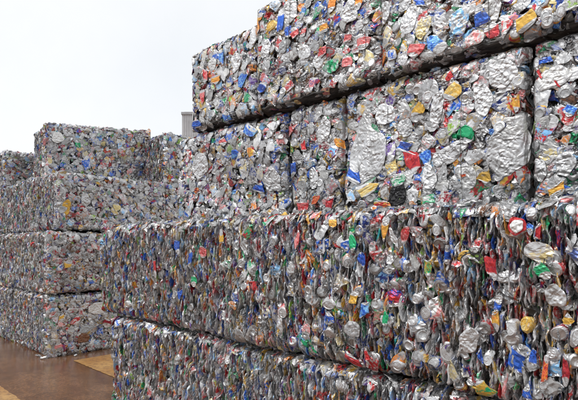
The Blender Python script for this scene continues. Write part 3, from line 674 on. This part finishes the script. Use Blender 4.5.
by = {}
for i, c in enumerate(CANS): by.setdefault(c['bale'], []).append(i)
for bi, lst in by.items():
    root, loc = ROOTS[bi], BALES[bi]['loc']
    sc = np.array([vis[i] + (1e6 if CANS[i]['must'] and vis[i] > 0 else 0) for i in lst])
    top = [lst[j] for j in np.argsort(-sc)[:100] if sc[j] >= 5]
    rest = [i for i in lst if i not in set(top)]
    far = BALES[bi]['g'] == G_L
    for i in top:
        c = CANS[i]
        o0 = c['v'].mean(0)
        nm = 'flattened_sheet' if c['kind'] == 'sheet' else ('can_end' if c['kind'] == 'lid' else 'crushed_can')
        reg = c.get('reg0', c['p'][1])
        F = c['p'][2]
        e2, e3 = c['v'][reg == 2], c['v'][reg == 3]
        near = 2 if len(e3) == 0 or (len(e2) and project(e2)[2].mean() < project(e3)[2].mean()) else 3
        lidf = (reg[F] == near).all(1)
        split = (not far) and c['kind'] in ('puck', 'lid') and vis[i] >= 14 and lidf.any()
        if split:                                                     # body, and its lid as a sub-part
            def sub(mask):
                f = F[mask]; used, inv = np.unique(f, return_inverse=True)
                d = dict(c); d['v'] = c['v'][used]; d['p'] = (c['p'][0][used], c['p'][1][used], inv.reshape(f.shape)); return d
            o = link(nm, can_mesh(nm, [sub(~lidf)], o0), root, o0 - loc)
            link('can_lid', can_mesh('can_lid', [sub(lidf)], o0), o)
        else:
            o = link(nm, can_mesh(nm, [c], o0), root, o0 - loc)
        if c['label']: o['label'] = c['label']
    if rest:
        o = link('packed_cans', can_mesh('packed_cans', [CANS[i] for i in rest], loc), root); o['kind'] = 'stuff'

# ------------------------------------------------------------------ cores, undersides, baling wire
def lump_box(lo, hi, g, step=.06, amp=.012):
    n = [max(2, int(round((hi[i] - lo[i]) / step))) for i in range(3)]
    Vs, Fs, off = [], [], 0
    for ax in range(3):
        b, c = [i for i in range(3) if i != ax]
        for side in (0, 1):
            Bq, Cq = np.meshgrid(np.linspace(lo[b], hi[b], n[b] + 1), np.linspace(lo[c], hi[c], n[c] + 1), indexing='ij')
            p = np.zeros((Bq.size, 3)); p[:, b] = Bq.ravel(); p[:, c] = Cq.ravel(); p[:, ax] = hi[ax] if side else lo[ax]
            i, j = np.meshgrid(np.arange(n[b]), np.arange(n[c]), indexing='ij'); a = (i * (n[c] + 1) + j).ravel()
            f = np.stack([a, a + 1, a + n[c] + 2, a + n[c] + 1], -1)
            if (side == 1) == (ax != 1): f = f[:, ::-1]
            Vs.append(p); Fs.append(f + off); off += len(p)
    V = np.concatenate(Vs)
    d = np.stack([np.sin(V @ (g.normal(size=3) * 40) + k) for k in range(3)], -1) * amp
    return V + d, np.concatenate(Fs)

for i, B in enumerate(BALES):
    u0, u1, v0, v1, z0, z1 = [c * H for c in B['b']]
    g = np.random.default_rng(300 + i)
    loc = B['loc']; fv = .075 if B['s'] and B['s'].startswith('edge') else .05
    lo = np.array([-u1 + .03, v0 + fv, z0 + .012]); hi = np.array([-u0 - (.05 if B.get('s2') else .03), v1, z1 - (.06 if B.get('slope') else .02)])
    V, F = lump_box(lo, hi, g)
    V[:, 2] += np.where(V[:, 2] > (z0 + z1) / 2, B.get('slope', 0) * .8 * (z1 - z0) * (V[:, 1] - v0) / (v1 - v0), 0)
    ROOTS[i].rotation_euler.z = radians(B.get('yaw', 0))
    link('bale_core', raw_mesh('bale_core', V - loc, F, M_CORE), ROOTS[i])
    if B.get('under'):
        # the pressed, streaky underside overhanging the row below, its colour holding the gap's shade
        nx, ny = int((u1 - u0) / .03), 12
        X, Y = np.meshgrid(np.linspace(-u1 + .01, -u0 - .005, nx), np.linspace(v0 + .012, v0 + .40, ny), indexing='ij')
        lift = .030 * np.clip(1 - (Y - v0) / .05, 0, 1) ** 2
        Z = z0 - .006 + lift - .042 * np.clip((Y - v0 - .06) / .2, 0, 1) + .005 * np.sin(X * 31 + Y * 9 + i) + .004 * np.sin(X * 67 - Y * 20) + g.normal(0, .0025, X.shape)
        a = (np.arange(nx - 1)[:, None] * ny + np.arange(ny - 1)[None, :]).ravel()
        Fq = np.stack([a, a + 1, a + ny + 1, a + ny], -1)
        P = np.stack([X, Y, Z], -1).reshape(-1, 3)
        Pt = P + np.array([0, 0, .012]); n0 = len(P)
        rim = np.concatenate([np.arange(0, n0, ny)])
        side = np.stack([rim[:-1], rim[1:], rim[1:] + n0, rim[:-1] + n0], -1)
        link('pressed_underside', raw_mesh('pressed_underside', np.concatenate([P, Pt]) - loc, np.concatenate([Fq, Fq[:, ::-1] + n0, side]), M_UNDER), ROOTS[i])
    if B['k'] in ('C1', 'C2', 'C3', 'D1', 'D2', 'D3', 'C4'):
        f = FACES[B['k']]
        fr = {'C1': (.35, .75), 'C2': (.45,), 'C3': (.30, .72), 'D1': (.62,), 'D2': (.33, .66, .93), 'D3': (.45,), 'C4': (.38,)}[B['k']]
        for q in fr:
            s = np.linspace(0, f.h, 28); r = .0016
            cx = q * f.w + .004 * np.sin(s * 9 + q * 20)
            pts = f.place(np.stack([cx, s, np.full_like(s, .052)], -1))
            th = np.arange(6) / 6 * 2 * pi
            V = (pts[:, None, :] + np.stack([np.cos(th) * r, np.sin(th) * r, 0 * th], -1)[None]).reshape(-1, 3)
            a, t = np.meshgrid(np.arange(27), np.arange(6), indexing='ij'); a = a.ravel(); t = t.ravel()
            F = np.stack([a * 6 + t, a * 6 + (t + 1) % 6, (a + 1) * 6 + (t + 1) % 6, (a + 1) * 6 + t], -1)
            link('baling_wire', raw_mesh('baling_wire', V - loc, F, M_WIRE, smooth=True), ROOTS[i])

# ------------------------------------------------------------------ loose scraps on the ground
def scrap(x, y, ink, label, seed, sc=1.0, kind='flat'):
    g = np.random.default_rng(seed)
    P, uv, reg, F = make_proto(kind, 1, g)
    P = P @ rotmats(np.array([pi / 2 + g.normal(0, .15)]), np.array([g.normal(0, .15)]), np.array([g.uniform(0, 6)]))[0].T * sc
    z = -P[:, 2].min() + .006
    c = dict(v=P, p=(uv, reg, F), c1=np.array(INK[ink]), c2=np.array(INK['silver']), pr=0. if ink == 'silver' else 1., rnd=g.random())
    o = link('loose_can', can_mesh('loose_can', [c], np.zeros(3)), None, (x, y, z))
    tag(o, label, 'crushed can', 'loose crushed cans on the wet ground')
SCR = [(8.00, 2.765, 'white', 'pale crushed can lying against the foot of the left corner bale', 1.0),
       (8.22, 2.765, 'silver', 'silver crushed can on the ground just left of the left corner bale', .9),
       (7.84, 3.20, 'white', 'small white scrap on the ground before the front of the left stack', .7),
       (5.16, 2.38, 'silver', 'silver scrap on the ground at the left end of the near stack', .9)]
for k, (u, v, ink, lab, sc) in enumerate(SCR): scrap(-u * H, v * H, ink, lab, 60 + k, sc * .7)

# ------------------------------------------------------------------ ground and painted patches
def grid_sheet(name, x0, x1, y0, y1, z, mat, n=1):
    X, Y = np.meshgrid(np.linspace(x0, x1, n + 1), np.linspace(y0, y1, n + 1), indexing='ij')
    P = np.stack([X, Y, np.full_like(X, z)], -1).reshape(-1, 3)
    a = (np.arange(n)[:, None] * (n + 1) + np.arange(n)[None, :]).ravel()
    F = np.stack([a, a + n + 1, a + n + 2, a + 1], -1)
    return link(name, raw_mesh(name, P, F, mat))
tag(grid_sheet('ground', -600, 600, -600, 600, 0, make_ground_mat()), kind='structure', label='wet brown stained concrete yard')
M_OCHRE = make_ochre_mat()
def patch(u0, u1, v0, v1, seed):
    g = np.random.default_rng(seed); pts = []
    cs = [(-u1, v0), (-u0, v0), (-u0, v1), (-u1, v1)]
    for (ax, ay), (bx, by_) in zip(cs, cs[1:] + cs[:1]):
        for t in np.arange(60) / 60: pts.append((ax + (bx - ax) * t + g.normal(0, .004), ay + (by_ - ay) * t + g.normal(0, .004)))
    pts = np.array(pts) * H; c = pts.mean(0); n = len(pts)
    P = np.concatenate([np.c_[pts, np.full(n, .004)], [[c[0], c[1], .004]]])
    F = np.stack([np.arange(n), (np.arange(n) + 1) % n, np.full(n, n)], -1)
    return link('painted_ground_patch', raw_mesh('painted_ground_patch', P, F, M_OCHRE))
tag(patch(5.2, 7.54, 3.04, 4.3, 1), kind='structure', label='worn ochre patch on the ground between the near stack and the left stack')
tag(patch(4.6, 8.6, .5, 1.85, 2), kind='structure', label='worn ochre patch on the ground in the lower left corner')

# ------------------------------------------------------------------ ribbed grey building far behind
def px_ground(x, dep):
    r = (x - HX) / FPX * dep
    return np.array([CU * r - CV * dep, CV * r + CU * dep])
M_CLAD = plain('ribbed_grey_cladding', (.56, .56, .57), .6, .1, 1.2)
M_TRIM = plain('grey_parapet_trim', (.44, .44, .45), .6, .1, 1.0)
tower = bpy.data.objects.new('industrial_tower', None); C.objects.link(tower)
p0 = px_ground(182, 60.0); rt = np.array([CU, CV]); fw = np.array([-CV, CU])
tower.location = (p0[0], p0[1], 0); tower.rotation_euler = (0, 0, math.atan2(CV, CU))
tag(tower, 'grey ribbed industrial tower far behind, rising beside the left end of the top row', 'building')
TW, TD, TH = 5.2, 6.0, 16.7 + EYE * H - .4
prof = []
for k in range(18):
    x = k * TW / 18; prof += [(x, 0), (x + .13, 0), (x + .16, -.04), (x + .26, -.04)]
prof = np.array(prof + [(TW, 0), (TW, TD), (0, TD)]); n = len(prof)
V = np.concatenate([np.c_[prof, np.zeros(n)], np.c_[prof, np.full(n, TH)]])
F = np.stack([np.arange(n), (np.arange(n) + 1) % n, (np.arange(n) + 1) % n + n, np.arange(n) + n], -1)
link('wall', raw_mesh('wall', V, F, M_CLAD), tower)
def box_part(name, lo, hi, mat, parent):
    lo, hi = np.array(lo), np.array(hi)
    V = np.array([[(lo, hi)[i][0], (lo, hi)[j][1], (lo, hi)[k][2]] for i in (0, 1) for j in (0, 1) for k in (0, 1)])
    F = np.array([[0, 1, 3, 2], [4, 6, 7, 5], [0, 4, 5, 1], [2, 3, 7, 6], [0, 2, 6, 4], [1, 5, 7, 3]])
    return link(name, raw_mesh(name, V, F, mat), parent)
box_part('parapet', (-.08, -.16, TH + .002), (TW + .08, TD + .08, TH + .30), M_TRIM, tower)
box_part('roof', (.25, .2, TH + .302), (TW - .25, TD - .3, TH + .42), M_CLAD, tower)

# ------------------------------------------------------------------ sky, sun, camera
w = bpy.data.worlds.new('World'); S.world = w; w.use_nodes = True
nt = w.node_tree; bg = nt.nodes['Background']
sky = nt.nodes.new('ShaderNodeTexSky'); sky.sky_type = 'NISHITA'; sky.sun_disc = False
SUN_EL, SUN_AZ = radians(58), radians(200)                    # azimuth measured from +Y towards +X
sky.sun_elevation = SUN_EL; sky.sun_rotation = SUN_AZ
sky.dust_density = 4.0; sky.air_density = 1.0; sky.ozone_density = 1.0
# overcast: the blue is washed out by cloud; soft cloud structure
hs = nt.nodes.new('ShaderNodeHueSaturation'); hs.inputs['Saturation'].default_value = .118
nt.links.new(sky.outputs[0], hs.inputs['Color'])
tc = nt.nodes.new('ShaderNodeTexCoord')
cn = N(nt, 'ShaderNodeTexNoise', Scale=2.4, Detail=5.0, Roughness=.55); nt.links.new(tc.outputs['Generated'], cn.inputs['Vector'])
cl = mixc(nt, ramp01(nt, cn.outputs['Fac'], .3, .7), (.93, .955, .985, 1), (1.06, 1.06, 1.06, 1))
flat = mixc(nt, .72, hs.outputs[0], (8.2, 8.3, 8.4, 1))
tot = mixc(nt, 1.0, flat, cl, 'MULTIPLY')
nt.links.new(tot, bg.inputs['Color']); bg.inputs['Strength'].default_value = .118

sl = bpy.data.lights.new('sun', 'SUN'); sl.energy = 1.2; sl.angle = radians(22); sl.color = (1, .975, .94)
so = bpy.data.objects.new('sun', sl); C.objects.link(so)
dirv = np.array([math.sin(SUN_AZ) * math.cos(SUN_EL), math.cos(SUN_AZ) * math.cos(SUN_EL), math.sin(SUN_EL)])
from mathutils import Vector
so.rotation_euler = Vector(dirv).to_track_quat('Z', 'Y').to_euler(); so.location = dirv * 30

cam = bpy.data.cameras.new('camera'); co = bpy.data.objects.new('camera', cam); C.objects.link(co)
cam.sensor_width = 36; cam.lens = 36 * FPX / 578
cam.shift_y = (HY - 200) / 578; cam.clip_start = .05; cam.clip_end = 3000
co.location = (0, 0, EYE * H); co.rotation_euler = (radians(90), 0, math.atan2(CV, CU))
S.camera = co
S.view_settings.view_transform = 'Standard'; S.view_settings.look = 'None'
S.view_settings.exposure = 0.26; S.view_settings.gamma = 1
S.view_settings.use_curve_mapping = False
S.cycles.max_bounces = 6
S.cycles.use_denoising = True
